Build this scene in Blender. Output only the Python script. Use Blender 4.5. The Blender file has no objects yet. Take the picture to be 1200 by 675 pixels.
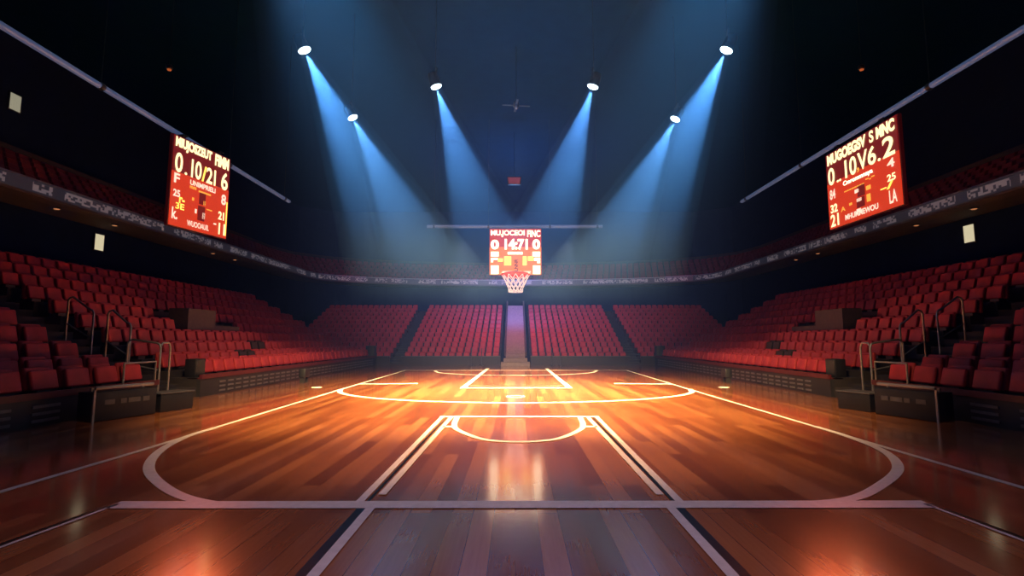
import bpy, bmesh, math, random
from mathutils import Vector, Matrix

random.seed(7)
SC = bpy.context.scene
COL = SC.collection
PI = math.pi

# ------------------------------------------------------------------ helpers
class MB:
    """collects simple shapes, then links them as one mesh object"""
    def __init__(self):
        self.v, self.f, self.sm = [], [], []

    def add(self, vs, fs, mat=None, smooth=False):
        b = len(self.v)
        for p in vs:
            p = Vector(p)
            self.v.append(tuple(mat @ p) if mat is not None else tuple(p))
        for f in fs:
            self.f.append([b + i for i in f])
            self.sm.append(smooth)
        return self

    def box(self, c, s, mat=None, rz=0.0):
        x, y, z = s[0] / 2, s[1] / 2, s[2] / 2
        m = Matrix.Translation(c) @ Matrix.Rotation(rz, 4, 'Z')
        if mat is not None:
            m = mat @ m
        vs = [(-x, -y, -z), (x, -y, -z), (x, y, -z), (-x, y, -z), (-x, -y, z), (x, -y, z), (x, y, z), (-x, y, z)]
        fs = [(0, 3, 2, 1), (4, 5, 6, 7), (0, 1, 5, 4), (1, 2, 6, 5), (2, 3, 7, 6), (3, 0, 4, 7)]
        return self.add(vs, fs, m)

    def span(self, x0, x1, y0, y1, z0, z1, mat=None):
        return self.box(((x0 + x1) / 2, (y0 + y1) / 2, (z0 + z1) / 2), (abs(x1 - x0), abs(y1 - y0), abs(z1 - z0)), mat)

    def rbox(self, c, s, r, seg=3, mat=None, taper=0.0):
        bm = bmesh.new()
        bmesh.ops.create_cube(bm, size=1.0)
        for v in bm.verts:
            k = 1.0 - taper * (v.co.z + .5)
            v.co = Vector((v.co.x * s[0] * k, v.co.y * s[1], v.co.z * s[2]))
        bmesh.ops.bevel(bm, geom=bm.edges[:], offset=r, segments=seg, profile=.5, affect='EDGES', clamp_overlap=True)
        bm.verts.index_update()
        m = Matrix.Translation(c)
        if mat is not None:
            m = mat @ m
        self.add([v.co.copy() for v in bm.verts], [[v.index for v in f.verts] for f in bm.faces], m, True)
        bm.free()
        return self

    def tube(self, pts, r, n=10, closed=False, mat=None):
        pts = [Vector(p) for p in pts]
        k = len(pts)
        rings = []
        up = None
        for i, p in enumerate(pts):
            a = pts[(i - 1) % k] if (i > 0 or closed) else p
            b = pts[(i + 1) % k] if (i < k - 1 or closed) else p
            t = (b - a).normalized()
            if up is None:
                up = Vector((0, 0, 1)) if abs(t.z) < .9 else Vector((1, 0, 0))
            s = t.cross(up)
            if s.length < 1e-5:
                s = t.orthogonal()
            s.normalize()
            up = s.cross(t).normalized()
            rr = r[i] if isinstance(r, (list, tuple)) else r
            rings.append([p + (s * math.cos(2 * PI * j / n) + up * math.sin(2 * PI * j / n)) * rr for j in range(n)])
        vs = [q for ring in rings for q in ring]
        fs = []
        for i in range(k if closed else k - 1):
            i2 = (i + 1) % k
            for j in range(n):
                fs.append((i * n + j, i * n + (j + 1) % n, i2 * n + (j + 1) % n, i2 * n + j))
        if not closed:
            fs.append(tuple(reversed(range(n))))
            fs.append(tuple((k - 1) * n + j for j in range(n)))
        return self.add(vs, fs, mat, True)

    def lathe(self, prof, n=20, mat=None):
        vs, fs = [], []
        for (r, z) in prof:
            for j in range(n):
                a = 2 * PI * j / n
                vs.append((r * math.cos(a), r * math.sin(a), z))
        k = len(prof)
        for i in range(k - 1):
            for j in range(n):
                fs.append((i * n + j, i * n + (j + 1) % n, (i + 1) * n + (j + 1) % n, (i + 1) * n + j))
        fs.append(tuple(reversed(range(n))))
        fs.append(tuple((k - 1) * n + j for j in range(n)))
        return self.add(vs, fs, mat, True)

    def build(self, name, material, parent=None, weld=False):
        me = bpy.data.meshes.new(name)
        me.from_pydata(self.v, [], self.f)
        me.polygons.foreach_set('use_smooth', self.sm)
        me.update()
        bm = bmesh.new()
        bm.from_mesh(me)
        bmesh.ops.recalc_face_normals(bm, faces=bm.faces[:])
        bm.to_mesh(me)
        bm.free()
        if any(self.sm):
            try:
                me.set_sharp_from_angle(angle=math.radians(40))
            except Exception:
                pass
        if material is not None:
            me.materials.append(material)
        o = bpy.data.objects.new(name, me)
        COL.objects.link(o)
        if parent is not None:
            o.parent = parent
        return o


def tag(o, label=None, cat=None, group=None, kind=None):
    if label: o['label'] = label
    if cat: o['category'] = cat
    if group: o['group'] = group
    if kind: o['kind'] = kind
    return o


def empty(name, loc=(0, 0, 0), rz=0.0):
    o = bpy.data.objects.new(name, None)
    COL.objects.link(o)
    o.location = loc
    o.rotation_euler = (0, 0, rz)
    o.empty_display_size = .3
    return o


def thing(name, label, cat, loc=(0, 0, 0), rz=0.0, group=None):
    return tag(empty(name, loc, rz), label, cat, group)


def copy_tree(root, loc, rz, label, group=None, scale=None):
    r = root.copy()
    COL.objects.link(r)
    r.location = loc
    r.rotation_euler = (0, 0, rz)
    if scale: r.scale = scale
    r['label'] = label
    if group: r['group'] = group
    for ch in list(root.children):
        c = ch.copy()
        COL.objects.link(c)
        c.parent = r
        for g in list(ch.children):
            d = g.copy()
            COL.objects.link(d)
            d.parent = c
    return r


# ------------------------------------------------------------------ materials
def new_mat(name):
    m = bpy.data.materials.new(name)
    m.use_nodes = True
    nt = m.node_tree
    return m, nt, nt.nodes['Principled BSDF']


def plain(name, col, rough=.6, metal=0.0, noise=.12, scale=6.0, spec=.5, emit=None, estr=0.0):
    m, nt, b = new_mat(name)
    n = nt.nodes.new('ShaderNodeTexNoise')
    n.inputs['Scale'].default_value = scale
    n.inputs['Detail'].default_value = 3
    tc = nt.nodes.new('ShaderNodeTexCoord')
    nt.links.new(tc.outputs['Object'], n.inputs['Vector'])
    r = nt.nodes.new('ShaderNodeValToRGB')
    r.color_ramp.elements[0].position = .3
    r.color_ramp.elements[1].position = .7
    r.color_ramp.elements[0].color = [c * (1 - noise) for c in col] + [1]
    r.color_ramp.elements[1].color = [min(1, c * (1 + noise)) for c in col] + [1]
    nt.links.new(n.outputs['Fac'], r.inputs['Fac'])
    nt.links.new(r.outputs['Color'], b.inputs['Base Color'])
    b.inputs['Roughness'].default_value = rough
    b.inputs['Metallic'].default_value = metal
    b.inputs['Specular IOR Level'].default_value = spec
    if emit:
        b.inputs['Emission Color'].default_value = (*emit, 1)
        b.inputs['Emission Strength'].default_value = estr
    return m


def glow(name, col, s):
    m, nt, b = new_mat(name)
    b.inputs['Base Color'].default_value = (0.01, .01, .01, 1)
    b.inputs['Roughness'].default_value = .5
    b.inputs['Emission Color'].default_value = (*col, 1)
    b.inputs['Emission Strength'].default_value = s
    return m


def wood_floor():
    m, nt, b = new_mat('hardwood_boards')
    L = nt.links.new
    tc = nt.nodes.new('ShaderNodeTexCoord')
    mp = nt.nodes.new('ShaderNodeMapping')
    mp.inputs['Rotation'].default_value = (0, 0, PI / 2)
    L(tc.outputs['Object'], mp.inputs['Vector'])
    br = nt.nodes.new('ShaderNodeTexBrick')
    br.offset = .37
    br.offset_frequency = 2
    br.inputs['Color1'].default_value = (0, 0, 0, 1)
    br.inputs['Color2'].default_value = (1, 1, 1, 1)
    br.inputs['Mortar'].default_value = (.5, .5, .5, 1)
    br.inputs['Scale'].default_value = 1.0
    br.inputs['Brick Width'].default_value = 3.4
    br.inputs['Row Height'].default_value = .27
    br.inputs['Mortar Size'].default_value = .006
    br.inputs['Mortar Smooth'].default_value = .4
    br.inputs['Bias'].default_value = 0
    L(mp.outputs['Vector'], br.inputs['Vector'])
    # grain stretched along the boards
    mg = nt.nodes.new('ShaderNodeMapping')
    mg.inputs['Scale'].default_value = (14, .7, 1)
    L(tc.outputs['Object'], mg.inputs['Vector'])
    ng = nt.nodes.new('ShaderNodeTexNoise')
    ng.inputs['Scale'].default_value = 2.0
    ng.inputs['Detail'].default_value = 5
    ng.inputs['Roughness'].default_value = .6
    L(mg.outputs['Vector'], ng.inputs['Vector'])
    mx = nt.nodes.new('ShaderNodeMix')
    mx.data_type = 'FLOAT'
    mx.inputs[0].default_value = .36
    L(br.outputs['Color'], mx.inputs[2])
    L(ng.outputs['Fac'], mx.inputs[3])
    cr = nt.nodes.new('ShaderNodeValToRGB')
    e = cr.color_ramp.elements
    e[0].position = .05
    e[0].color = (.22, .062, .020, 1)
    e[1].position = .95
    e[1].color = (.70, .275, .10, 1)
    k = e.new(.5)
    k.color = (.43, .145, .047, 1)
    L(mx.outputs[0], cr.inputs['Fac'])
    dk = nt.nodes.new('ShaderNodeMix')
    dk.data_type = 'RGBA'
    dk.blend_type = 'MULTIPLY'
    L(br.outputs['Fac'], dk.inputs[0])
    L(cr.outputs['Color'], dk.inputs[6])
    dk.inputs[7].default_value = (.5, .45, .45, 1)
    L(dk.outputs[2], b.inputs['Base Color'])
    rr = nt.nodes.new('ShaderNodeMapRange')
    rr.inputs['To Min'].default_value = .13
    rr.inputs['To Max'].default_value = .20
    L(ng.outputs['Fac'], rr.inputs['Value'])
    L(rr.outputs['Result'], b.inputs['Roughness'])
    b.inputs['Specular IOR Level'].default_value = .6
    b.inputs['Coat Weight'].default_value = 1.0
    b.inputs['Coat Roughness'].default_value = .11
    b.inputs['Coat IOR'].default_value = 1.8
    return m


def ribbon_mat():
    """lettered display strip: small pale blocks grouped like letters, along the strip's own length"""
    m, nt, b = new_mat('lettered_display')
    L = nt.links.new
    uv = nt.nodes.new('ShaderNodeUVMap')
    uv.uv_map = 'UVMap'
    sp = nt.nodes.new('ShaderNodeSeparateXYZ')
    L(uv.outputs['UV'], sp.inputs[0])

    def math_(op, a, bb=None):
        n = nt.nodes.new('ShaderNodeMath')
        n.operation = op
        for i, q in enumerate((a, bb)):
            if q is None: continue
            if isinstance(q, (int, float)): n.inputs[i].default_value = q
            else: L(q, n.inputs[i])
        return n.outputs[0]
    u, v = sp.outputs[0], sp.outputs[1]
    cu = math_('FLOOR', math_('MULTIPLY', u, 7.0))
    cv = math_('FLOOR', math_('MULTIPLY', v, 6.0))
    cb = nt.nodes.new('ShaderNodeCombineXYZ')
    L(cu, cb.inputs[0]); L(cv, cb.inputs[1])
    wn = nt.nodes.new('ShaderNodeTexWhiteNoise')
    wn.noise_dimensions = '2D'
    L(cb.outputs[0], wn.inputs['Vector'])
    on = math_('GREATER_THAN', wn.outputs['Value'], .42)
    # words: long-period mask along the strip
    nz = nt.nodes.new('ShaderNodeTexNoise')
    nz.noise_dimensions = '1D'
    nz.inputs['Scale'].default_value = .55
    nz.inputs['Detail'].default_value = 2
    L(u, nz.inputs['W'])
    word = math_('GREATER_THAN', nz.outputs['Fac'], .43)
    band = math_('MULTIPLY', math_('GREATER_THAN', v, .17), math_('LESS_THAN', v, .84))
    k = math_('MULTIPLY', math_('MULTIPLY', on, word), band)
    r = nt.nodes.new('ShaderNodeValToRGB')
    r.color_ramp.elements[0].color = (.030, .032, .05, 1)
    r.color_ramp.elements[1].color = (.22, .21, .26, 1)
    L(k, r.inputs['Fac'])
    L(r.outputs['Color'], b.inputs['Base Color'])
    L(r.outputs['Color'], b.inputs['Emission Color'])
    b.inputs['Emission Strength'].default_value = .30
    b.inputs['Roughness'].default_value = .4
    return m


M = dict(
    wood=wood_floor(),
    line=plain('white_court_paint', (.80, .78, .76), .35, noise=.08, scale=9),
    blackline=plain('black_court_paint', (.006, .007, .012), .35),
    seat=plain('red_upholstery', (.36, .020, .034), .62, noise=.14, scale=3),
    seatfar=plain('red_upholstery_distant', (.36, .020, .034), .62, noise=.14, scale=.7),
    seatupper=plain('shaded_red_upholstery', (.13, .010, .018), .7, noise=.14, scale=.7),  # red upholstery darkened for the dimness of the upper tier
    blackseat=plain('black_upholstery', (.008, .008, .011), .7),
    dark=plain('dark_plastic', (.012, .013, .019), .5),
    tier=plain('dark_concrete_tier', (.022, .018, .024), .85),
    panel=plain('black_barrier_paint', (.016, .018, .027), .55),
    vent=plain('grey_louvre_metal', (.13, .13, .16), .5, .3),
    ledge=plain('maroon_ledge', (.085, .010, .016), .5),
    concrete=plain('grey_concrete', (.075, .056, .062), .85),
    stairs=plain('pale_grey_concrete', (.27, .22, .24), .8),
    wall=plain('navy_wall_paint', (.006, .013, .045), 1.0, spec=0.0, scale=1.2),
    ceil=plain('black_ceiling_paint', (.0015, .011, .030), 1.0, spec=0.0, scale=1.2),
    chrome=plain('brushed_steel', (.26, .28, .34), .42, .7, noise=.05),
    pipe=plain('blue_grey_painted_steel', (.055, .085, .17), .45, .2, emit=(.18, .30, .66), estr=.17),  # faint blue emission stands in for beam light on the pipes
    case=plain('dark_road_case', (.005, .007, .013), .5),
    caseplate=plain('grey_plate', (.075, .078, .10), .45, .3),
    housing=plain('black_lamp_housing', (.010, .012, .018), .45, .4),
    lens=glow('blue_white_lens', (.62, .86, 1.0), 14),
    screen=glow('red_led_screen', (.66, .036, .010), 1.0),
    screendark=glow('maroon_led_screen', (.20, .006, .007), .8),
    screenhot=glow('orange_led_screen', (1.0, .17, .022), 1.35),
    textw=glow('pale_yellow_led', (1.0, .80, .42), 1.7),
    textp=glow('pale_pink_led', (1.0, .66, .52), 1.3),
    textpale=glow('cream_white_led', (1.0, .86, .60), 2.6),
    texto=glow('amber_led', (1.0, .42, .06), 1.15),
    texty=glow('yellow_led', (1.0, .60, .10), 1.9),
    frame=plain('dark_red_frame', (.03, .006, .008), .5, emit=(.35, .012, .02), estr=.05),  # weak red emission stands in for the screen's halo
    rim=plain('orange_red_rim', (.72, .06, .018), .4, emit=(1.0, .07, .012), estr=.38),  # emission added so the rim looks lit; it is no lamp
    net=plain('white_net_cord', (.82, .78, .80), .8, emit=(1, .82, .86), estr=.45),  # pinkish emission put in for light falling on the net
    wallglow=glow('cream_lit_panel', (1.0, .88, .58), .62),
    wallglowdim=glow('dim_cream_lit_panel', (.9, .84, .62), .30),
    amber=glow('dim_amber_bulb', (1.0, .20, .05), .40),
    redlamp=glow('dim_red_panel', (.75, .06, .07), .20),
    soffitlamp=glow('small_amber_downlight', (1.0, .38, .16), .45),
    ribbon=ribbon_mat(),
    soffit=plain('brown_grey_soffit', (.060, .046, .054), .8),
)

# ------------------------------------------------------------------ camera
cam_d = bpy.data.cameras.new('camera')
cam = bpy.data.objects.new('camera', cam_d)
COL.objects.link(cam)
cam.location = (0, 0, 2.2)
cam.rotation_euler = (PI / 2 + math.atan(61 / 600), 0, 0)
cam_d.sensor_width = 36
cam_d.lens = 18.0                      # 600 px focal length on a 1200 px wide frame
cam_d.shift_x = -4 / 1200
cam_d.clip_end = 300
SC.camera = cam
SC.view_settings.view_transform = 'Standard'
SC.view_settings.look = 'None'

# ------------------------------------------------------------------ the hall
floor = MB().span(-32, 32, -8, 76, -.3, 0).build('floor', M['wood'])
floor['kind'] = 'structure'


def struct(name, mb, mat):
    o = mb.build(name, mat)
    o['kind'] = 'structure'
    return o


struct('ceiling', MB().span(-32, 32, -8, 76, 21.0, 21.3), M['ceil'])
struct('wall_left', MB().span(-26.9, -26.5, -8, 64, 0, 9.3).span(-31.0, -30.6, -8, 74, 9.3, 21), M['wall'])
struct('wall_right', MB().span(26.5, 26.9, -8, 64, 0, 9.3).span(30.6, 31.0, -8, 74, 9.3, 21), M['wall'])


def cat_rom(pts, n=8):
    out = []
    P = [Vector((p[0], p[1])) for p in pts]
    for i in range(len(P) - 1):
        p0 = P[i - 1] if i > 0 else P[i] * 2 - P[i + 1]
        p1, p2 = P[i], P[i + 1]
        p3 = P[i + 2] if i + 2 < len(P) else P[i + 1] * 2 - P[i]
        for k in range(n):
            t = k / n
            out.append(.5 * ((2 * p1) + (p2 - p0) * t + (2 * p0 - 5 * p1 + 4 * p2 - p3) * t * t + (3 * p1 - p0 - 3 * p2 + p3) * t ** 3))
    out.append(P[-1])
    return out


def ribbon(pts, w, z, mb=None):
    """flat painted strip on the floor; w = half widths (x-ish, y-ish handled by true width)"""
    mb = mb or MB()
    P = [Vector((p[0], p[1])) for p in pts]
    L, R = [], []
    for i, p in enumerate(P):
        a = P[max(i - 1, 0)]
        b = P[min(i + 1, len(P) - 1)]
        t = (b - a).normalized()
        n = Vector((-t.y, t.x)) * (w / 2)
        L.append((p.x + n.x, p.y + n.y, z))
        R.append((p.x - n.x, p.y - n.y, z))
    k = len(P)
    mb.add(L + R, [(i, i + 1, k + i + 1, k + i) for i in range(k - 1)])
    return mb


def court_line(pts, w, curve=False, z=.004, mat='line', label=None):
    p = cat_rom(pts) if curve else pts
    o = ribbon(p, w, z).build('court_line', M[mat], floor)
    if label: o['label'] = label
    return o


# side lines and far base line
court_line([(-7.5, 3.0), (-7.5, 10.4), (-7.82, 23.0), (-8.04, 37.9)], .13, label='white side line')
court_line([(7.56, 3.0), (7.62, 10.8), (7.80, 23.0), (8.14, 37.9)], .13, label='white side line')
court_line([(-8.1, 37.8), (8.2, 37.8)], .24, z=.006, label='white far base line')
# far half of the court
court_line([(-7.85, 23.3), (-7.2, 21.6), (-5.7, 20.0), (-3.2, 18.8), (0, 18.3), (3.2, 18.8), (5.7, 20.0), (7.25, 21.6), (7.85, 23.3)], .22, True, .008, label='white wide arc across the court')
court_line([(-5.9, 37.7), (-5.3, 35.4), (-4.3, 34.0), (-2.4, 32.8), (0, 32.4), (2.4, 32.8), (4.3, 34.0), (5.3, 35.4), (5.95, 37.7)], .20, True, .010, label='white arc before the far base line')
court_line([(-2.42, 23.9), (-2.13, 40.2)], .24, z=.012, label='white lane line')
court_line([(2.5, 23.9), (2.40, 40.2)], .24, z=.012, label='white lane line')
court_line([(-2.54, 23.9), (2.62, 23.9)], .26, z=.014, label='white free throw line')
court_line([(-2.2, 25.1), (2.3, 25.1)], .22, z=.011, mat='blackline', label='black stripe behind the free throw line')
court_line([(-7.8, 26.0), (-4.95, 26.3)], .42, z=.014, label='short white side mark')
court_line([(7.85, 26.0), (5.0, 26.3)], .42, z=.014, label='short white side mark')
# near half of the court
court_line([(-7.56, 13.2), (-7.50, 11.9), (-7.05, 10.4), (-6.25, 9.0), (-5.1, 7.8), (-4.2, 7.22), (-3.4, 7.1)], .17, True, .008, label='white curve joining side line and near line')
court_line([(7.66, 13.4), (7.60, 11.9), (7.30, 10.4), (6.6, 9.1), (5.5, 8.0), (4.6, 7.35), (3.6, 7.12)], .17, True, .008, label='white curve joining side line and near line')
court_line([(-5.38, 7.10), (5.56, 7.13)], .30, z=.012, label='white near line')
court_line([(-5.33, 7.15), (-5.50, 5.4), (-5.62, 3.0)], .055, z=.012, label='thin white line')
court_line([(-5.41, 7.20), (-5.58, 5.4), (-5.70, 3.0)], .07, z=.010, mat='blackline', label='thin black line')
court_line([(5.51, 7.15), (5.60, 5.4), (5.68, 3.0)], .055, z=.012, label='thin white line')
court_line([(5.59, 7.20), (5.68, 5.4), (5.76, 3.0)], .07, z=.010, mat='blackline', label='thin black line')
court_line([(-2.12, 7.2), (-2.10, 15.05)], .115, z=.014, label='outer white lane line')
court_line([(2.24, 7.2), (2.33, 15.05)], .115, z=.014, label='outer white lane line')
court_line([(-1.90, 7.55), (-1.83, 15.0)], .115, z=.014, label='inner white lane line')
court_line([(2.06, 7.55), (2.07, 15.0)], .115, z=.014, label='inner white lane line')
court_line([(-2.02, 7.0), (-2.0, 11.0), (-1.96, 15.0)], .045, z=.009, mat='blackline', label='black gap between the lane lines')
court_line([(2.16, 7.0), (2.18, 11.0), (2.2, 15.0)], .045, z=.009, mat='blackline', label='black gap between the lane lines')
court_line([(-2.17, 15.0), (2.40, 15.0)], .22, z=.016, label='white line across the lane')
court_line([(-1.86, 13.3), (-1.52, 13.3)], .22, z=.014, label='short white tick')
court_line([(2.09, 13.3), (1.70, 13.3)], .22, z=.014, label='short white tick')
court_line([(-1.66, 14.9), (-1.60, 13.7), (-1.42, 12.85), (-.85, 11.8), (-.4, 11.45), (.09, 11.36), (.55, 11.45), (1.02, 11.8), (1.58, 12.85), (1.77, 13.7), (1.84, 14.9)], .15, True, .013, label='white half circle in the lane')
court_line([(-1.90, 7.0), (-1.88, 3.0)], .12, z=.014, label='white lane line nearest the camera')
court_line([(-2.02, 6.97), (-2.0, 3.0)], .11, z=.010, mat='blackline', label='black lane edge')
court_line([(2.04, 7.0), (2.02, 3.0)], .12, z=.014, label='white lane line nearest the camera')
court_line([(2.16, 6.97), (2.14, 3.0)], .11, z=.010, mat='blackline', label='black lane edge')
ring = [(.34 * math.cos(a * PI / 12), 20.3 + .34 * math.sin(a * PI / 12)) for a in range(25)]
court_line(ring, .07, z=.012, label='small faint white ring')

for x, y, lb in ((-9.3, 24.3, 'small round white floor marker outside the side line by the 0.10 21 6 scoreboard'),
                 (9.75, 24.3, 'small round white floor marker outside the side line by the V6.2 scoreboard')):
    o = MB().lathe([(.24, 0), (.24, .012), (.20, .02)], 20).build('floor_marker', M['line'])
    o.location = (x, y, 0.0)
    tag(o, lb, 'floor marker', 'round floor markers')

# ------------------------------------------------------------------ balcony ring
half = [(-24, -6), (-24, 10), (-24, 30), (-24, 50), (-24, 58.8), (-23.6, 61.2), (-22.0, 63.0), (-19, 64.8), (-15, 66.2), (-10, 67.3), (-5, 67.9), (0, 68.1)]
ringline = half + [(-x, y) for x, y in reversed(half[:-1])]
bal = thing('balcony', 'dark upper balcony ring with a lettered display strip around the hall', 'balcony')


def offset_line(line, d):
    P = [Vector(p) for p in line]
    out = []
    for i, p in enumerate(P):
        t = (P[min(i + 1, len(P) - 1)] - P[max(i - 1, 0)]).normalized()
        out.append((p.x - t.y * d, p.y + t.x * d))   # left of travel = outwards
    return out


def strip(line, prof, material, name, parent, uv=False):
    """sweep a profile [(offset outwards, z)] along a plan line"""
    rows = [[(q[0], q[1], z) for q in offset_line(line, d)] for d, z in prof]
    k = len(line)
    mb = MB()
    vs = [p for r in rows for p in r]
    fs = []
    for a in range(len(prof) - 1):
        for i in range(k - 1):
            fs.append((a * k + i, a * k + i + 1, (a + 1) * k + i + 1, (a + 1) * k + i))
    mb.add(vs, fs)
    o = mb.build(name, material, parent)
    if uv:
        s = [0]
        for i in range(1, k):
            s.append(s[-1] + (Vector(line[i]) - Vector(line[i - 1])).length)
        layer = o.data.uv_layers.new(name='UVMap')
        for poly in o.data.polygons:
            for li in poly.loop_indices:
                vi = o.data.loops[li].vertex_index
                layer.data[li].uv = (s[vi % k], 1.0 if vi >= k else 0.0)
    return o


strip(ringline, [(0, 9.50), (0, 10.16)], M['ribbon'], 'display_strip', bal, True)
strip(ringline, [(.02, 10.2), (-.06, 10.2), (-.06, 10.14), (.02, 10.14)], M['chrome'], 'top_rail', bal)
strip(ringline, [(.0, 9.5), (-.05, 9.48), (-.05, 9.36), (.5, 9.28), (2.45, 9.28), (2.45, 9.6)], M['soffit'], 'soffit', bal)
tiers = [(.03, 10.14), (.03, 9.9)]
for k in range(5):
    tiers += [(.1 + .9 * k, 9.9 + .55 * k), (1.0 + .9 * k, 9.9 + .55 * k)]
tiers += [(4.6, 13.2), (6.4, 13.2)]
strip(ringline, tiers, M['tier'], 'tiered_deck', bal)

backline = [(x, y) for x, y in ringline if y > 58]
o = strip(backline, [(2.4, 0), (2.4, 9.30)], M['wall'], 'wall_back', None)
o['kind'] = 'structure'
o = strip([(-26, 74), (26, 74)], [(0, 9), (0, 21)], M['wall'], 'wall_back_upper', None)
o['kind'] = 'structure'
o = strip([(-30.7, 71), (-26, 74)], [(0, 9), (0, 21)], M['wall'], 'wall_back_corner_left', None)
o['kind'] = 'structure'
o = strip([(26, 74), (30.7, 71)], [(0, 9), (0, 21)], M['wall'], 'wall_back_corner_right', None)
o['kind'] = 'structure'

# ------------------------------------------------------------------ seats
SEAT_W = .90


def seat_parts(material, low=False):
    """an upholstered seat facing -Y, base at z 0"""
    back = MB()
    tilt = Matrix.Translation((0, .10, .10)) @ Matrix.Rotation(math.radians(-8), 4, 'X')
    back.rbox((0, 0, .32), (SEAT_W * .92, .15, .63), .07, 3, tilt, taper=.06)
    fold = Matrix.Translation((0, -.06, .13)) @ Matrix.Rotation(math.radians(-14), 4, 'X')
    cush = MB().rbox((0, -.06, .25), (SEAT_W * .90, .13, .54), .06, 3, fold)
    ped = MB().box((0, .02, .075), (SEAT_W * .5, .30, .15)).box((0, .20, .28), (SEAT_W * .6, .04, .45))
    return back, cush, ped


def make_seat(material, label):
    t = thing('arena_seat', label, 'seat')
    b, c, p = seat_parts(material)
    b.build('backrest', material, t)
    c.build('seat_cushion', material, t)
    p.build('pedestal', M['dark'], t)
    return t


ORD = ['zeroth', 'first', 'second', 'third', 'fourth', 'fifth', 'sixth', 'seventh', 'eighth', 'ninth', 'tenth', 'eleventh', 'twelfth',
       'thirteenth', 'fourteenth', 'fifteenth', 'sixteenth', 'seventeenth', 'eighteenth', 'nineteenth', 'twentieth']
for t_, n_ in (('twenty', 20), ('thirty', 30)):
    if n_ == 30: ORD.append('thirtieth')
    for k in range(1, 10): ORD.append(t_ + '-' + ORD[k])

ROWS = 10
X0, DX = 12.78, 1.10
ZR = [.74, .99, 1.45, 2.0, 2.58, 3.15, 3.72, 4.29, 4.86, 5.43]     # platform height of each row
FY0, FY1 = 20.1, 45.1       # far part of the side stand
NY1, NY0 = 17.7, 4.0        # near part
VOM = (26.3, 28.7)          # vomitory opening in y


def proj(x, y, z):
    th = math.atan(61 / 600)
    H = z - 2.2
    zc = y * math.cos(th) + H * math.sin(th)
    yc = H * math.cos(th) - y * math.sin(th)
    return 604 + 600 * x / zc, 337.5 - 600 * yc / zc, zc


cands = []       # (score, x, y, z, rz, sx, label, group)
blacks = []
outside = []     # beside the frame: kept in the mass of small seats
BLACK = {(1, 7), (1, 8), (2, 11), (2, 12)}
for side in (-1, 1):
    stand = 'left-side stand' if side < 0 else 'right-side stand'
    rz = PI / 2 if side < 0 else -PI / 2
    for r in range(ROWS):
        x = side * (X0 + DX * r)
        z = ZR[r]
        n = 0
        for k in range(31):
            y = FY0 + .42 + .81 * k
            if y > FY1 - .3: break
            if r == 0 and k == 0: continue
            if r in (4, 5) and VOM[0] - .35 < y < VOM[1] + .35: continue
            if r == 4 and VOM[1] < y < 31.4: continue
            n += 1
            px, py, d = proj(x, y, z + .5)
            if not (-15 < px < 1215): continue
            lb = f'red seat in the {stand} beyond the aisle, {ORD[r + 1]} row up, {ORD[n]} from the steps'
            it = (d, x, y, z, rz, .84, lb, 'red seats beyond the aisle, ' + stand)
            (blacks if (r, k) in BLACK else cands).append(it)
        n = 0
        for k in range(12):
            y = NY1 - .55 - 1.06 * k
            n += 1
            px, py, d = proj(x, y, z + .5)
            if not (-25 < px < 1225):
                outside.append((x, y, z, rz, 1.0))
                continue
            lb = f'red seat in the near {stand}, {ORD[r + 1]} row up, {ORD[n]} from the aisle steps'
            cands.append((d, x, y, z, rz, 1.0, lb, 'red seats of the near section, ' + stand))
cands.sort(key=lambda c: c[0])
single, mass = cands[:300], [c[1:6] for c in cands[300:]] + outside

proto = None
for d, x, y, z, rz, sx, lb, grp in single:
    if proto is None:
        proto = make_seat(M['seat'], lb)
        proto['group'] = grp
        proto.location, proto.rotation_euler, proto.scale = (x, y, z), (0, 0, rz), (sx, 1, 1)
        continue
    copy_tree(proto, (x, y, z), rz, lb, grp, (sx, 1, 1))
bproto = None
for d, x, y, z, rz, sx, lb, grp in blacks:
    lb = lb.replace('red seat', 'black seat')
    grp = 'black seats among the red ones'
    if bproto is None:
        bproto = make_seat(M['blackseat'], lb)
        bproto['group'] = grp
        bproto.location, bproto.rotation_euler, bproto.scale = (x, y, z), (0, 0, rz), (sx, 1, 1)
        continue
    copy_tree(bproto, (x, y, z), rz, lb, grp, (sx, 1, 1))

# end stand rows
EROWS, EY0, EDY, EZ0, EDZ = 12, 46.75, 1.14, .42, .465
for r in range(EROWS):
    y, z = EY0 + EDY * r, EZ0 + EDZ * r
    for lo, hi in ((-10.05, -1.45), (1.45, 10.05), (-21.6, -11.3), (11.3, 21.6)):
        n = int((hi - lo) / .63)
        for k in range(n):
            mass.append((lo + .315 + (hi - lo - .63) * k / (n - 1), y, z, 0, .64))
# upper tiers, along the ring
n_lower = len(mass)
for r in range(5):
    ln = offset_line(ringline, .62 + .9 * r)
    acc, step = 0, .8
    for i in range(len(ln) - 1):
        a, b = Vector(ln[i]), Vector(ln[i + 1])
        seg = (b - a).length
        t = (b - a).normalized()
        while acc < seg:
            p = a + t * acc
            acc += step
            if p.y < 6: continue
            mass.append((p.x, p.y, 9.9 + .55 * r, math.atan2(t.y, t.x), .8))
        acc -= seg
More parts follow.
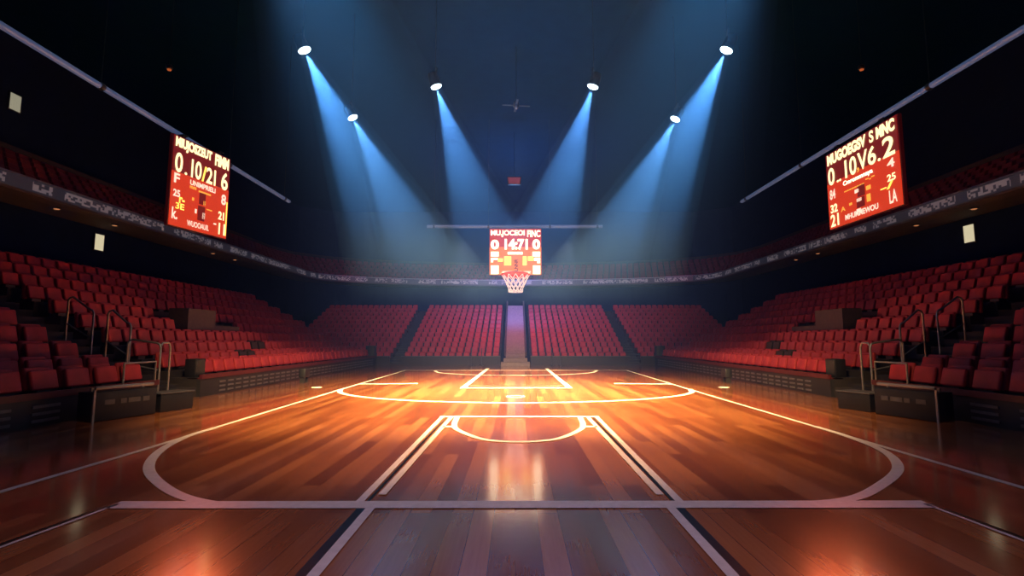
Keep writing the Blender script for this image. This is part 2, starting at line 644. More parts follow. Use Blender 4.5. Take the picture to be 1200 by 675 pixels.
# one low detail copy of the seat, repeated into one mesh
sm = MB()
bk, cu = MB(), MB()
tilt = Matrix.Translation((0, .10, .10)) @ Matrix.Rotation(math.radians(-8), 4, 'X')
bk.rbox((0, 0, .32), (SEAT_W * .92, .15, .63), .07, 1, tilt, taper=.06)
fold = Matrix.Translation((0, -.06, .13)) @ Matrix.Rotation(math.radians(-14), 4, 'X')
bk.rbox((0, -.06, .25), (SEAT_W * .90, .13, .54), .05, 1, fold)
for x, y, z, rz, sx in mass:
    m = Matrix.Translation((x, y, z)) @ Matrix.Rotation(rz, 4, 'Z') @ Matrix.Diagonal((sx, 1, 1, 1))
    sm.add(bk.v, bk.f, m, True)
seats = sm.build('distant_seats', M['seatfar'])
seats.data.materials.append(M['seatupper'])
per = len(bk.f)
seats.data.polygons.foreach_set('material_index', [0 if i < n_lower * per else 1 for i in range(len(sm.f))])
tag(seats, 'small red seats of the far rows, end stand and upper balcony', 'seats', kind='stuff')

# ------------------------------------------------------------------ stands
def step_z(i):
    """top of the i-th aisle step, two steps to a row"""
    r = min(i // 2, ROWS - 1)
    nxt = ZR[r + 1] if r + 1 < ROWS else ZR[r] + .57
    return (ZR[r] + (nxt - ZR[r]) * (i % 2) * .5) - .35


def side_stand(side, y0, y1, label, vents):
    t = thing('grandstand', label, 'stand', (0, 0, 0), 0, 'tiered side stands')
    d = MB()
    for r in range(ROWS):
        xa = side * (X0 - .44 + DX * r)
        xb = side * (X0 - .44 + DX * (r + 1) + (.4 if r == ROWS - 1 else 0))
        d.span(xa, xb, y0, y1, 0, ZR[r] - .004)
    d.build('tiered_deck', M['tier'], t)
    xf = side * 12.2
    MB().span(xf, xf + side * .14, y0, y1, 0, .69).build('front_panel', M['panel'], t)
    MB().span(xf - side * .05, xf + side * .5, y0, y1, .69, .735).span(xf - side * .05, xf + side * .06, y0, y1, .735, .86).build('ledge', M['ledge'], t)
    for (yc, w, zs) in vents:
        v = MB()
        for z in zs:
            v.span(xf - side * .03, xf + side * .02, yc - w / 2, yc + w / 2, z - .035, z + .035)
        v.build('vent', M['vent'], t)
    return t


fv = [(21.6 + .62 * k, .40, (.14, .32, .50)) for k in range(37)]
nv = [(13.55 - 1.35 * k, .80, (.14, .32, .50)) for k in range(3)]
for s in (-1, 1):
    w = 'in the left-side stand' if s < 0 else 'in the right-side stand'
    side_stand(s, FY0, FY1, 'long dark tiered stand of red seats beyond the aisle, ' + ('left-side' if s < 0 else 'right-side'), fv)
    side_stand(s, NY0, NY1, 'short dark tiered stand nearest the camera, ' + ('left-side' if s < 0 else 'right-side'), nv)
    # aisle steps between the two parts
    a = MB()
    for r in range(ROWS):
        for h in (0, 1):
            xa = s * (12.34 + DX * (r + h * .5))
            a.span(xa, xa + s * DX * .5, NY1 + .004, FY0 - .004, 0, step_z(2 * r + h))
    st = a.build('aisle_steps', M['tier'])
    tag(st, f'dark concrete aisle steps between the red seats {w}', 'steps', 'side aisle steps')

    # concrete entrance block among the seats
    v = thing('entrance_block', f'grey concrete entrance block among the red seats {w}', 'concrete block', (0, 0, 0), 0, 'entrance blocks among the seats')
    x4 = s * (X0 - .44 + DX * 4)
    z4 = ZR[4]
    MB().span(x4 + s * .05, x4 + s * 1.06, VOM[0], VOM[1], z4, z4 + 1.25).build('parapet', M['concrete'], v)
    MB().span(x4 + s * .05, x4 + s * .35, VOM[1], 31.2, z4, z4 + .42).build('low_wall', M['concrete'], v)

    # equipment case and step box at the aisle end of the near stand
    c = thing('equipment_case', f'dark case with steel top bar at the aisle corner {w}', 'case', (s * 11.35, 14.9, 0), s * math.radians(-16) if s < 0 else math.radians(16), 'dark cases at the aisle corners')
    c.rotation_euler = (0, 0, s * math.radians(18))
    MB().rbox((0, 0, .40), (.62, 1.75, .78), .02, 2).build('case_body', M['case'], c)
    MB().rbox((-s * .24, 0, .90), (.10, 1.62, .09), .03, 2).box((s * .05, -.7, .84), (.06, .06, .10)).box((s * .05, .7, .84), (.06, .06, .10)).build('steel_bar', M['chrome'], c)
    MB().box((-s * .315, -.86, .43), (.05, .05, .86)).build('corner_post', M['chrome'], c)
    for yy, ww in ((-.45, .26), (-.08, .16), (.22, .34), (.56, .2)):
        MB().box((-s * .314, yy, .50), (.014, ww, .13)).build('lettering', M['caseplate'], c)
    b = thing('step_box', f'low dark step box beside the equipment case {w}', 'step box', (s * 11.0, 16.55, 0), s * math.radians(18), 'low step boxes')
    MB().rbox((0, 0, .27), (.7, 1.1, .54), .02, 2).build('box_body', M['case'], b)
    MB().rbox((0, 0, .56), (.76, 1.16, .04), .012, 2).build('tread_top', M['caseplate'], b)

    # steel handrails climbing the aisle
    def step_top(x):
        i = int((x - 12.34) / (DX / 2))
        return step_z(i)

    def handrail(x, y, z0, w_, h, drop, lb, loop):
        h = h + z0 - step_top(x) - .004
        z0 = step_top(x) + .004
        z1_ = step_top(x + w_) + .004 - z0
        t = thing('handrail', lb, 'handrail', (s * x, y, z0), 0, 'steel aisle handrails')
        k = s
        pts = [(0, 0, 0), (0, 0, h - .15), (k * .05, 0, h - .04), (k * .16, 0, h), (k * (w_ - .16), 0, h + drop), (k * (w_ - .05), 0, h + drop - .04), (k * w_, 0, h + drop - .15), (k * w_, 0, z1_)]
        MB().tube(pts, .035, 10).build('top_rail', M['chrome'], t)
        MB().tube([(0, 0, h * .45), (k * w_, 0, h * .45 + drop + .1)], .025, 8).build('mid_rail', M['chrome'], t)
        if loop:
            MB().tube([(0, .5, 0), (0, .5, h - .15), (0, .40, h), (0, .10, h), (0, 0, h - .1)], .035, 10).build('end_loop', M['chrome'], t)
        for px_ in (0, k * w_):
            zb = 0 if px_ == 0 else z1_
            MB().lathe([(.08, zb), (.08, zb + .03)], 12, Matrix.Translation((px_, 0, 0))).build('foot', M['chrome'], t)
        return t
    handrail(12.35, 17.95, .35, 1.15, 1.75, .12, f'lowest steel aisle handrail, bent round at the court end, {w}', True)
    handrail(13.70, 18.3, 1.07, .85, 1.75, .45, f'middle steel handrail up the aisle steps {w}', False)
    handrail(15.15, 18.4, 1.6, .95, 1.7, .45, f'uppermost steel handrail in the aisle {w}', False)
    g = thing('guard_rail', f'small square steel guard rail above the equipment case {w}', 'guard rail', (s * 12.1, 15.9, .86), 0, 'guard rails')
    MB().tube([(0, 1.5, 0), (0, 1.5, .62), (0, .1, .62)], .03, 8).build('rail', M['chrome'], g)
    MB().tube([(0, .1, 0), (0, .1, .65)], .03, 8).build('post', M['chrome'], g)

    # small grey cabinet on legs beside the front panel
    c = thing('floor_monitor', f'small grey monitor on two legs at the front panel {w}', 'monitor', (s * 11.0, 27.0, 0), 0, 'floor monitors')
    MB().rbox((0, 0, .50), (.34, .62, .46), .03, 2).build('monitor_body', M['case'], c)
    for yy in (-.2, .2):
        MB().box((0, yy, .14), (.24, .1, .28)).build('leg', M['dark'], c)
    # dark cabinet at the far end of the first row and at the aisle end
    c = thing('end_cabinet', f'black cabinet at the far end of the front row {w}', 'cabinet', (s * 12.75, 45.53, 0), 0, 'black end cabinets')
    MB().rbox((0, 0, .85), (.75, .7, 1.7), .03, 2).build('cabinet_body', M['dark'], c)
    MB().rbox((-s * .39, 0, 1.2), (.03, .6, .8), .01, 1).build('cabinet_front', M['panel'], c)
    c = thing('loudspeaker', f'small black boxy loudspeaker at the aisle end of the front row {w}', 'loudspeaker', (s * 12.72, 20.55, .74), s * math.radians(12), 'black loudspeakers by the aisle')
    MB().rbox((0, 0, .36), (.5, .5, .72), .03, 2).build('speaker_box', M['dark'], c)
    MB().rbox((-s * .26, 0, .38), (.03, .42, .60), .01, 1).build('grille', M['panel'], c)

# end stand: four blocks, barrier, stair
for lo, hi, lb in ((-10.2, -1.35, 'end stand block between the central stairs and the dark aisle, left-side'),
                   (1.35, 10.2, 'end stand block between the central stairs and the dark aisle, right-side'),
                   (-21.8, -11.2, 'corner block of the end stand on the left-side wing'),
                   (11.2, 21.8, 'corner block of the end stand on the right-side wing')):
    t = thing('end_stand', lb, 'stand', (0, 0, 0), 0, 'end stand blocks')
    d = MB()
    for r in range(EROWS):
        ya = EY0 - .5 + EDY * r
        d.span(lo, hi, ya, ya + EDY + (.6 if r == EROWS - 1 else 0), 0, EZ0 + EDZ * r)
    d.build('tiered_deck', M['tier'], t)
    MB().span(lo, hi, EY0 - .75, EY0 - .6, 0, .74).build('front_barrier', M['panel'], t)
    MB().span(lo, hi, EY0 - .78, EY0 - .57, .74, .79).build('barrier_cap', M['caseplate'], t)

t = thing('central_staircase', 'pale grey concrete staircase climbing the middle of the end stand', 'stairs')
d = MB()
for k in range(24):
    d.span(-.86, .86, 46.0 + .57 * k, 46.0 + .57 * (k + 1), 0, .75 + .235 * k)
d.build('steps', M['stairs'], t)
MB().span(-1.25, 1.25, 44.6, 45.8, 0, .30).span(-1.05, 1.05, 45.0, 46.0, .30, .62).build('landing', M['stairs'], t)
for s in (-1, 1):
    d = MB()
    d.add([(s * .86, 46.0, .75), (s * .86, 59.7, 6.4), (s * .86, 59.7, 6.75), (s * .86, 46.0, 1.1),
           (s * 1.02, 46.0, .75), (s * 1.02, 59.7, 6.4), (s * 1.02, 59.7, 6.75), (s * 1.02, 46.0, 1.1)],
          [(0, 1, 2, 3), (4, 7, 6, 5), (0, 4, 5, 1), (3, 2, 6, 7), (0, 3, 7, 4), (1, 5, 6, 2)])
    d.build('side_curb', M['concrete'], t)
for lo, hi in ((-11.2, -10.2), (10.2, 11.2)):
    d = MB()
    for k in range(24):
        d.span(lo, hi, 46.2 + .57 * k, 46.2 + .57 * (k + 1), 0, max(.1, .2 + .232 * k))
    tag(d.build('end_aisle_steps', M['panel']), 'dark aisle steps between end stand blocks, ' + ('left-side' if lo < 0 else 'right-side'), 'steps', 'end stand aisles')

for x, y, lb in ((-3.8, 44.6, 'thin steel post before the end stand, outer left-side one'),
                 (-2.9, 44.4, 'thin steel post before the end stand, next to the central staircase, left-side'),
                 (3.1, 44.4, 'thin steel post before the end stand, next to the central staircase, right-side'),
                 (3.85, 44.6, 'thin steel post before the end stand, outer right-side one')):
    p = thing('barrier_post', lb, 'post', (x, y, 0), 0, 'thin posts before the end stand')
    MB().tube([(0, 0, 0), (0, 0, 1.5)], .035, 8).build('pole', M['caseplate'], p)
    MB().lathe([(.16, 0), (.14, .03), (.05, .05)], 12).build('foot', M['caseplate'], p)

# ------------------------------------------------------------------ lettering
def text_mesh(s, name, material, parent, w, h, x, z, y=-.02, bold=.012, shear=0.0, rot=0.0, depth=.004):
    """extruded lettering fitted to a w x h box with its lower-left corner at (x, z) in the parent's XZ plane"""
    cu_ = bpy.data.curves.new(name, 'FONT')
    cu_.body = s
    cu_.size = 1
    cu_.offset = bold
    cu_.extrude = .01
    cu_.shear = shear
    tmp = bpy.data.objects.new(name, cu_)
    COL.objects.link(tmp)
    dg = bpy.context.evaluated_depsgraph_get()
    dg.update()
    me = bpy.data.meshes.new_from_object(tmp.evaluated_get(dg))
    bpy.data.objects.remove(tmp)
    xs = [v.co.x for v in me.vertices]
    ys = [v.co.y for v in me.vertices]
    x0, x1, y0, y1 = min(xs), max(xs), min(ys), max(ys)
    for v in me.vertices:
        a = (v.co.x - x0) / (x1 - x0)
        b = (v.co.y - y0) / (y1 - y0)
        if rot:
            a, b = 1 - b, a
        v.co = Vector((x + a * w, y - (depth if v.co.z > 0 else 0), z + b * h))
    me.name = name
    me.materials.clear()
    me.materials.append(material)
    o = bpy.data.objects.new(name, me)
    COL.objects.link(o)
    o.parent = parent
    return o


def board(loc, rz, W, H, label, clamp, central=False):
    """hung LED board, face towards local -Y, lower-left corner of the face at local (-W/2, 0)"""
    t = thing('scoreboard', label, 'scoreboard', loc, rz, 'hanging scoreboards')
    MB().rbox((0, .11, H / 2), (W + .10, .16, H + .08), .03, 2).build('cabinet', M['frame'], t)
    a = M['screenhot'] if central else M['screen']
    MB().span(-W / 2, W / 2, 0, .03, 0, H * .60).build('screen', a, t)
    MB().span(-W / 2, W / 2, 0, .03, H * .60, H).build('upper_screen', M['screen'] if central else M['screendark'], t)
    for sx in (-.32, .32):
        MB().box((sx * W, .16, H + .04 + clamp / 2), (.14, .16, clamp)).box((sx * W, .16, H + .04 + clamp - .02), (.26, .34, .04)).build('hanging_clamp', M['housing'], t)

    def T(s, mat, u0, u1, v0, v1, name='lettering', **k):
        """u from the left edge, v from the top edge, both 0..1"""
        return text_mesh(s, name, M[mat], t, (u1 - u0) * W, (v1 - v0) * H, -W / 2 + u0 * W, H * (1 - v1), **k)

    def B(mat, rects, name):
        d = MB()
        for (u0, u1, v0, v1) in rects:
            d.span(-W / 2 + u0 * W, -W / 2 + u1 * W, -.024, -.014, H * (1 - v1), H * (1 - v0))
        return d.build(name, M[mat], t)
    return t, T, B


# scoreboard over the stand at screen left: reads 0.10/21 6
lt, lr = Vector((-14.12, 20.47)), Vector((-13.49, 23.5))
mid = (lt + lr) / 2
dv = lr - lt
t, T, B = board((mid.x, mid.y, 6.90), math.atan2(dv.y, dv.x), dv.length, 3.80, 'hanging red LED scoreboard reading 0.10 21 6', .13)
T('MIUJOSZEUT', 'textw', .02, .64, .012, .155, 'title_lettering', bold=.055)
T('FIMM', 'textw', .70, .97, .012, .155, 'title_lettering', bold=.055)
T('0', 'textw', .03, .15, .185, .405, 'score_digit', bold=.018)
T('.', 'textw', .19, .23, .375, .405, 'score_digit', bold=.03)
T('1', 'textw', .295, .325, .195, .405, 'score_digit', bold=.02)
T('0', 'textw', .36, .47, .195, .405, 'score_digit', bold=.02)
T('/', 'texty', .48, .56, .22, .405, 'score_digit', bold=.03)
T('2', 'textw', .56, .67, .215, .405, 'score_digit', bold=.02)
T('1', 'textw', .70, .73, .215, .405, 'score_digit', bold=.02)
T('6', 'textw', .84, .965, .195, .415, 'score_digit', bold=.02)
T('UNIMPRIELI', 'textp', .29, .74, .435, .495, 'caption_lettering', bold=.03)
T('mm', 'texto', .29, .40, .505, .535, 'caption_lettering', bold=.03)
T('-------', 'texto', .44, .66, .525, .545, 'caption_lettering', bold=.03)
T('WUOOAUIL', 'textp', .28, .66, .90, .965, 'footer_lettering', bold=.02)
T('F', 'textp', .03, .12, .42, .53, 'side_lettering', bold=.03)
T('25', 'textp', .03, .14, .60, .68, 'side_lettering', bold=.03)
T('r-', 'texty', .13, .22, .67, .74, 'side_lettering', bold=.03)
T('3E', 'texty', .08, .22, .74, .81, 'side_lettering', bold=.02)
T('k.', 'textp', .03, .12, .80, .93, 'side_lettering', bold=.02)
T('8', 'textp', .86, .95, .47, .60, 'side_lettering', bold=.03)
T('21', 'textw', .82, .93, .69, .79, 'side_lettering', bold=.03)
T('-', 'textp', .74, .79, .85, .87, 'side_lettering', bold=.03)
T('11', 'textw', .84, .96, .83, .97, 'side_lettering', bold=.02)
B('texty', [(.965, .985, .55, .97)], 'edge_bar')
B('screendark', [(.46, .57, .54, .68), (.45, .57, .70, .87)], 'dark_emblem')
B('texto', [(.535, .575, .63, .68), (.34, .37, .63, .665), (.60, .70, .71, .722)], 'emblem_dot')
B('textp', [(.53, .575, .77, .84), (.40, .43, .75, .80)], 'emblem_dot')

# scoreboard opposite: reads 0..10,V6.2
t, T, B = board((14.38, 20.8, 7.22), -PI / 2, 4.42, 3.46, 'hanging red LED scoreboard reading 0.10 V6.2', .155)
T('MUGOEGSV', 'textw', .03, .62, .015, .16, 'title_lettering', bold=.055)
T('S', 'textw', .665, .72, .015, .16, 'title_lettering', bold=.03)
T('MNC', 'textw', .755, .98, .015, .16, 'title_lettering', bold=.055)
T('0', 'textw', .03, .135, .20, .43, 'score_digit', bold=.02)
T('..', 'textw', .165, .235, .40, .43, 'score_digit', bold=.04)
T('1', 'textw', .30, .33, .20, .43, 'score_digit', bold=.02)
T('0', 'textw', .37, .47, .20, .43, 'score_digit', bold=.02)
T(',', 'texto', .475, .505, .37, .43, 'score_digit', bold=.02)
T('V', 'textw', .49, .625, .20, .42, 'score_digit', bold=.02)
T('6', 'textw', .63, .735, .20, .42, 'score_digit', bold=.02)
T('.', 'textw', .755, .79, .385, .42, 'score_digit', bold=.04)
T('2', 'textw', .82, .965, .19, .42, 'score_digit', bold=.02)
T('Cmrommnaya', 'textpale', .26, .68, .455, .53, 'caption_lettering', bold=.02)
T('-.-', 'texto', .58, .70, .55, .58, 'caption_lettering', bold=.03)
T('--------', 'texto', .27, .56, .585, .60, 'caption_lettering', bold=.01)
T('MHUMMEWOU', 'textp', .26, .72, .885, .955, 'footer_lettering', bold=.03)
T('84', 'textp', .04, .13, .49, .62, 'side_lettering', bold=.02)
T('32', 'textw', .04, .15, .69, .80, 'side_lettering', bold=.03)
T('21', 'textw', .03, .16, .82, .98, 'side_lettering', bold=.02)
T('A', 'texto', .20, .27, .77, .83, 'side_lettering', bold=.02)
T('4', 'textp', .86, .95, .45, .55, 'side_lettering', bold=.02)
T('25', 'textw', .85, .95, .62, .70, 'side_lettering', bold=.02)
T('-/', 'texty', .76, .92, .70, .78, 'side_lettering', bold=.02)
T('LA', 'textp', .86, .95, .80, .95, 'side_lettering', bold=.02)
B('screendark', [(.46, .56, .59, .73), (.44, .55, .74, .86)], 'dark_emblem')
B('textp', [(.42, .48, .625, .67), (.44, .51, .745, .785), (.43, .49, .87, .91)], 'emblem_dot')
B('texto', [(.58, .64, .64, .69), (.58, .63, .74, .83), (.33, .37, .76, .79)], 'emblem_dot')

# central scoreboard above the hoop
t, T, B = board((0, 42, 7.57), 0, 4.28, 3.86, 'brightest red LED scoreboard hanging centrally behind the basketball hoop', .04, True)
T('MU.JOCEOI', 'textpale', .02, .68, .03, .18, 'title_lettering', bold=.03)
T('FINC', 'textpale', .73, .985, .03, .18, 'title_lettering', bold=.03)
T('0', 'textpale', .02, .18, .24, .45, 'score_digit', bold=.05)
T('14:71', 'textpale', .29, .74, .22, .46, 'score_digit', bold=.045)
T('0', 'textpale', .83, .98, .23, .45, 'score_digit', bold=.05)
B('textpale', [(.35, .64, .505, .56)], 'caption_bar')
B('textpale', [(.025, .175, .50, .605), (.025, .16, .635, .68), (.025, .07, .69, .73), (.025, .175, .80, .985),
               (.83, .98, .50, .605), (.86, .98, .63, .70), (.92, .98, .71, .75), (.84, .98, .80, .985)], 'side_lettering')
B('texty', [(.16, .26, .645, .72), (.28, .42, .60, .80), (.64, .72, .60, .80), (.74, .85, .60, .70)], 'yellow_panel')
B('textp', [(.25, .44, .92, .955), (.47, .62, .92, .955), (.66, .80, .92, .955)], 'footer_bar')
T('LNNR', 'blackline', .475, .55, .66, .92, 'emblem_lettering', bold=.02, rot=1)

# ------------------------------------------------------------------ hoop
h = thing('basketball_hoop', 'orange basketball hoop with white net under the central scoreboard', 'basketball hoop', (.02, 40.72, 7.45))
R = 1.10
MB().tube([(R * math.cos(a * PI / 20), R * math.sin(a * PI / 20), 0) for a in range(40)], .10, 10, True).build('rim', M['rim'], h)
MB().rbox((0, 1.16, -.02), (1.5, .24, .34), .03, 2).tube([(-.6, 1.1, -.1), (-.45, .95, -.02)], .05, 8).tube([(.6, 1.1, -.1), (.45, .95, -.02)], .05, 8).build('bracket', M['rim'], h)
net = MB()
N = 12
lv = [(R * 1.0, -.08), (R * .82, -.45), (R * .66, -.80), (R * .54, -1.12), (R * .50, -1.42)]
for d_ in (1, -1):
    for j in range(N):
        pts = []
        for i, (rr, zz) in enumerate(lv):
            a = 2 * PI * (j + d_ * i * .5) / N
            pts.append((rr * math.cos(a), rr * math.sin(a), zz))
        net.tube(pts, .034, 5)
net.tube([(R * .50 * math.cos(a * PI / 12), R * .50 * math.sin(a * PI / 12), -1.42) for a in range(24)], .035, 5, True)
net.build('net', M['net'], h)

# ------------------------------------------------------------------ pipes that carry the boards
def hang_pipe(p0, p1, r, label):
    t = thing('hanging_pipe', label, 'pipe', p0, 0, 'hanging steel pipes')
    d = Vector(p1) - Vector(p0)
    MB().tube([(0, 0, 0), d], r, 12).build('pipe', M['pipe'], t)
    for k in (.04, .35, .7, .97):
        q = d * k
        MB().tube([q + Vector((0, 0, r * .8)), (q.x, q.y, 21.0 - p0[2])], .012, 5).build('cable', M['housing'], t)
        MB().tube([q - d.normalized() * .08, q + d.normalized() * .08], r * 1.25, 12).build('collar', M['housing'], t)
    return t


hang_pipe((-14.42, 9.0, 10.98), (-14.42, 31.9, 10.98), .105, 'long blue-grey ceiling pipe behind the 0.10 21 6 scoreboard')
hang_pipe((14.42, 9.0, 10.98), (14.42, 31.9, 10.98), .105, 'long blue-grey ceiling pipe above the V6.2 scoreboard')
hang_pipe((-7.4, 42.16, 11.66), (7.3, 42.16, 11.66), .13, 'blue-grey pipe across the hall carrying the central scoreboard')

# ------------------------------------------------------------------ spotlights
def aim_matrix(p, q):
    d = (Vector(q) - Vector(p)).normalized()
    return d.to_track_quat('-Z', 'Y').to_matrix().to_4x4()


LAMPS = [((-9.25, 21.1, 14.9), (-2.2, 23.4, 0), 'spotlight over the left-side stand, highest in view', 1.0),
         ((-9.3, 27.9, 14.9), (-1.6, 28.5, 0), 'spotlight over the left-side stand, lowest in view', .75),
         ((-3.99, 24.3, 14.9), (.9, 26.0, 0), 'spotlight above the court next to mid-hall, left-side', .9),
         ((3.9, 24.3, 14.9), (-.8, 26.0, 0), 'spotlight above the court next to mid-hall, right-side', .9),
         ((9.2, 28.1, 14.9), (1.6, 28.5, 0), 'spotlight over the right-side stand, lowest in view', .75),
         ((9.25, 21.1, 14.9), (2.2, 23.4, 0), 'spotlight over the right-side stand, highest in view', 1.0)]


def spot(name, loc, target, power, col, ang, blend, radius):
    ld = bpy.data.lights.new(name, 'SPOT')
    ld.energy = power
    ld.color = col
    ld.spot_size = math.radians(ang)
    ld.spot_blend = blend
    ld.shadow_soft_size = radius
    lo = bpy.data.objects.new(name, ld)
    COL.objects.link(lo)
    lo.matrix_world = Matrix.Translation(loc) @ aim_matrix(loc, target)
    return lo


def haze_mat(name, dens, z0, z1, col=(.25, .50, 1.0, 1)):
    m = bpy.data.materials.new(name)
    m.use_nodes = True
    nt = m.node_tree
    for n in list(nt.nodes):
        if n.type == 'BSDF_PRINCIPLED': nt.nodes.remove(n)
    o = [n for n in nt.nodes if n.type == 'OUTPUT_MATERIAL'][0]
    v = nt.nodes.new('ShaderNodeVolumeScatter')
    v.inputs['Color'].default_value = col
    v.inputs['Anisotropy'].default_value = .1
    g = nt.nodes.new('ShaderNodeNewGeometry')
    sp = nt.nodes.new('ShaderNodeSeparateXYZ')
    mr = nt.nodes.new('ShaderNodeMapRange')
    mr.interpolation_type = 'SMOOTHSTEP'
    for k_, q_ in (('From Min', z0), ('From Max', z1), ('To Min', 0), ('To Max', dens)):
        mr.inputs[k_].default_value = q_
    nt.links.new(g.outputs['Position'], sp.inputs[0])
    nt.links.new(sp.outputs[2], mr.inputs['Value'])
    nt.links.new(mr.outputs['Result'], v.inputs['Density'])
    nt.links.new(v.outputs[0], o.inputs['Volume'])
    return m


M['haze'] = haze_mat('beam_haze', .055, 3.5, 11.0)
M['hazewide'] = haze_mat('wide_haze', .034, 6.5, 18.0, (.14, .50, 1.0, 1))


def haze_cone(p, q, ang, length, mat, label):
    """the haze that a lamp's beam passes through, a cone along the beam (ang = half angle)"""
    A = aim_matrix(p, q)
    k = math.tan(math.radians(ang))
    o = MB().lathe([(.24, 0), (.24 + k * length * .5, -length * .5), (.24 + k * length, -length)], 24, Matrix.Translation(p) @ A).build('haze', mat)
    return tag(o, label, 'haze', kind='stuff')


BEAM = 14500
for p, q, lb, pw in LAMPS:
    t = thing('stage_spotlight', lb, 'spotlight', p, 0, 'blue-white stage spotlights')
    A = aim_matrix(p, q)
    MB().lathe([(.10, .55), (.22, .50), (.26, .30), (.27, .0), (.30, -.10), (.30, -.16), (.25, -.16)], 20, A).build('housing', M['housing'], t)
    MB().lathe([(.265, -.165), (.25, -.20), (.15, -.25), (.02, -.265)], 20, A).build('lens', M['lens'], t)
    k = A @ Vector((1, 0, 0))
    k = Vector((k.x, k.y, 0)).normalized()
    MB().tube([k * .34 + Vector((0, 0, .1)), k * .36 + Vector((0, 0, .62)), -k * .36 + Vector((0, 0, .62)), -k * .34 + Vector((0, 0, .1))], .035, 8).build('yoke', M['housing'], t)
    MB().tube([(0, 0, .62), (0, 0, 21.0 - p[2])], .018, 8).build('drop_pole', M['housing'], t)
    d = (Vector(q) - Vector(p)).normalized()
    spot('beam_lamp', Vector(p) + d * .34, q, BEAM * pw, (.30, .62, 1.0), 27, .35, .05)

# high out-of-frame lamps: two wide soft blue ones, warm ones over the court
    haze_cone(Vector(p) + d * .33, q, 14.0, 13.2, M['haze'], 'pale blue haze in the beam of the ' + lb)

# high out-of-frame lamps: two wide soft blue ones, warm panels over the court; the fills below are added, with no visible source
for s in (-1, 1):
    p, q = (s * 8.6, 14.0, 20.6), (s * 4.2, 26, 2.0)
    spot('wide_blue_lamp', p, q, 14000, (.16, .60, .90), 34, .8, .3)
    haze_cone(p, q, 17.0, 16.5, M['hazewide'], 'wide faint blue haze above the highest spotlight, ' + ('left-side' if s < 0 else 'right-side'))


def area(name, loc, target, sx, sy, power, col, spread=180):
    ld = bpy.data.lights.new(name, 'AREA')
    ld.shape = 'RECTANGLE'
    ld.size, ld.size_y = sx, sy
    ld.energy = power
    ld.color = col
    ld.spread = math.radians(spread)
    lo = bpy.data.objects.new(name, ld)
    COL.objects.link(lo)
    lo.matrix_world = Matrix.Translation(loc) @ aim_matrix(loc, target)
    return lo


area('court_panel', (0, 11.0, 10.8), (0, 24.5, 0), 11, 2.0, 8600, (1.0, .72, .28), 42)
area('court_panel', (0, 10.5, 10.6), (0, 20.0, 0), 11, 2.0, 6600, (1.0, .60, .25), 78)
for sx in (-1, 1):
    spot('mid_lamp', (sx * 3.5, 7.0, 8.2), (sx * 2.0, 15.0, 0), 4600, (1.0, .50, .24), 88, 1.0, .3)
for sx in (-1, 1):
    spot('stand_front_fill', (sx * 4.6, 43.2, 10.4), (-sx * 12.6, 29.0, 1.0), 7500, (1.0, .30, .22), 30, 1.0, .25)  # unseen light added to brighten the front rows of the side stands
    spot('far_court_fill', (sx * 4.6, 43.2, 10.6), (sx * .9, 33.0, 0), 30000, (1.0, .58, .26), 58, 1.0, .25)  # unseen light added behind the central board for the back of the court
area('near_floor_fill', (0, 1.0, 10.0), (0, 7, 0), 8, 4, 110, (.90, .58, .78), 90)  # cool fill added above the camera for the near floor
area('end_stand_fill', (0, 37, 20.4), (0, 54, 3), 20, 2, 260, (.80, .50, 1.0), 70)  # purple fill added for the end stand, no fixture modelled
spot('end_blue_fill', (0, 49, 8.6), (0, 67, 9), 4500, (.14, .30, 1.0), 150, 1.0, .4)  # unseen blue light added to tint the wall behind the end stand
for sx in (-1, 1):
    spot('red_reflection_fill', (sx * 12.6, 20.8, 9.0), (sx * 3.5, 5.4, 0), 2200, (1.0, .16, .06), 9, 1.0, 1.3)  # added red light; its patch stands in for the board's floor reflection
spot('board_halo_fill', (0, 43.0, 9.4), (0, 60, 9.4), 4500, (1.0, .18, .34), 170, 1.0, .4)  # unseen red light added for a halo around the central board
spot('ceiling_fill', (0, 30, 12.5), (0, 30.5, 21), 2500, (.08, .46, 1.0), 160, 1.0, .4)  # uplight added in mid-air to turn the ceiling blue
spot('ceiling_fill', (0, 50, 10), (0, 50.5, 21), 9500, (.12, .46, 1.0), 150, 1.0, .4)  # second added uplight, further back
spot('end_wall_fill', (0, 56, 12.0), (0, 74, 11), 2600, (.42, .42, 1.0), 150, 1.0, .4)  # unseen light added to lift the upper end wall

# dim blue ambient fill added under the ceiling, no fixture there
area('ambient_fill', (0, 30, 20.9), (0, 30.001, 0), 24, 40, 130, (.42, .42, 1.0))

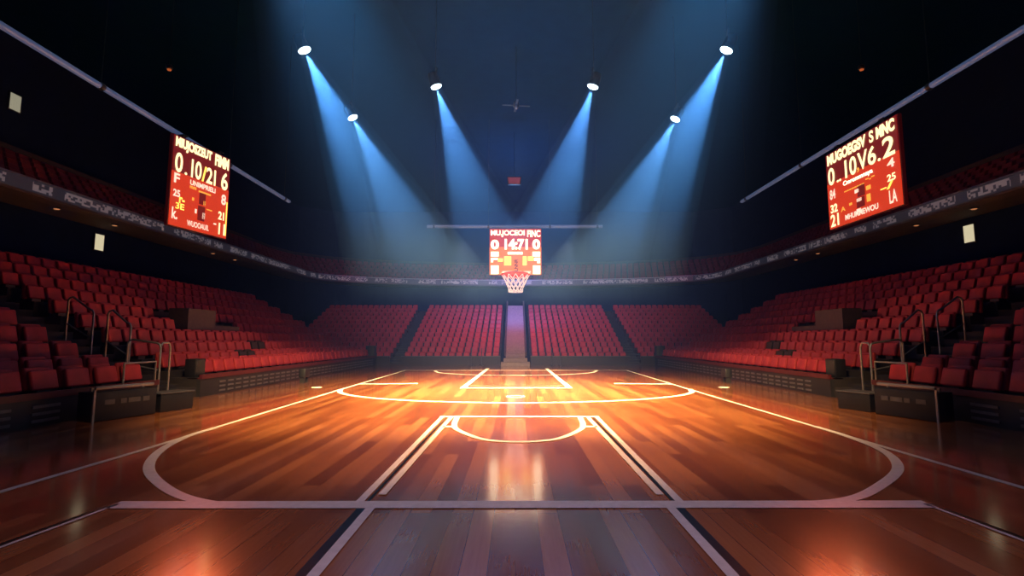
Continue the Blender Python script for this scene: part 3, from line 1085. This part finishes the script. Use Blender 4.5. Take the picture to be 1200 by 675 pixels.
# ------------------------------------------------------------------ small fixtures
for s in (-1, 1):
    w = 'over the left-side stand' if s < 0 else 'over the right-side stand'
    v = 'on the left-side wing' if s < 0 else 'on the right-side wing'
    c = thing('ceiling_lamp', f'small dim amber ceiling lamp hanging {w}', 'ceiling lamp', (s * 18.9, 26.6, 17.0), 0, 'dim amber ceiling lamps')
    MB().lathe([(.10, .16), (.16, .10), (.17, -.05), (.12, -.10)], 14).build('lamp_shade', M['housing'], c)
    MB().lathe([(.11, -.10), (.09, -.16), (.02, -.19)], 14).build('bulb', M['amber'], c)
    MB().tube([(0, 0, .14), (0, 0, 4.0)], .015, 6).build('drop_pole', M['housing'], c)
    for (x, y, z, mt, lb) in ((26.46, 32.0 if s < 0 else 29.3, 8.36, 'wallglow', f'lit cream wall lamp below the balcony {v}'),
                              (30.56, 29.9, 16.6, 'wallglowdim', f'dim cream wall lamp high above the balcony {v}')):
        if s > 0 and z > 10: continue
        c = thing('wall_lamp', lb, 'wall lamp', (s * x, y, z), 0, 'cream wall lamps')
        MB().rbox((-s * .04, 0, 0), (.08, .82, 1.16), .02, 2).build('lamp_box', M['dark'], c)
        MB().rbox((-s * .09, 0, 0), (.04, .66, 1.0), .015, 2).build('diffuser', M[mt], c)
    for k, y in enumerate((27.0, 31.0, 41.3, 44.6)):
        c = thing('soffit_downlight', f'small amber downlight under the balcony edge {v}, {ORD[k + 1]} from the camera end', 'downlight', (s * 24.7, y, 9.25), 0, 'amber balcony downlights')
        MB().lathe([(.20, .03), (.22, -.02), (.16, -.03)], 14).build('ring', M['housing'], c)
        MB().lathe([(.15, -.02), (.12, -.05), (.02, -.07)], 14).build('bulb', M['soffitlamp'], c)

f = thing('ceiling_fan', 'faint dark fan-like fixture hanging at mid ceiling', 'ceiling fixture', (0.05, 31.2, 17.0))
MB().lathe([(.05, .30), (.16, .22), (.20, .0), (.12, -.18), (.04, -.24)], 16).build('hub', M['case'], f)
for a in range(4):
    m = Matrix.Rotation(a * PI / 2 + .1, 4, 'Z')
    MB().rbox((.52, 0, .02), (.72, .14, .03), .01, 1, m).build('blade', M['case'], f)
MB().tube([(0, 0, .25), (0, 0, 4.0)], .02, 6).build('drop_pole', M['housing'], f)
f = thing('red_ceiling_lamp', 'small dim red box lamp hanging above the central scoreboard', 'lamp', (-.1, 45, 16.5))
MB().rbox((0, .1, 0), (1.15, .3, .74), .05, 2, taper=-.12).build('lamp_box', M['housing'], f)
MB().rbox((0, -.07, 0), (1.0, .05, .60), .03, 2, taper=-.12).build('diffuser', M['redlamp'], f)
MB().tube([(0, .1, .36), (0, .1, 4.5)], .02, 6).build('drop_pole', M['housing'], f)

# ------------------------------------------------------------------ air
wd = bpy.data.worlds.new('hall_air')
SC.world = wd
wd.use_nodes = True
nt = wd.node_tree
bg = nt.nodes.get('Background')
bg.inputs['Color'].default_value = (.02, .03, .07, 1)
bg.inputs['Strength'].default_value = .0
vs_ = nt.nodes.new('ShaderNodeVolumeScatter')
vs_.inputs['Color'].default_value = (.09, .20, .88, 1)
vs_.inputs['Density'].default_value = .0015
vs_.inputs['Anisotropy'].default_value = .1
out = [n for n in nt.nodes if n.type == 'OUTPUT_WORLD'][0]
nt.links.new(vs_.outputs[0], out.inputs['Volume'])
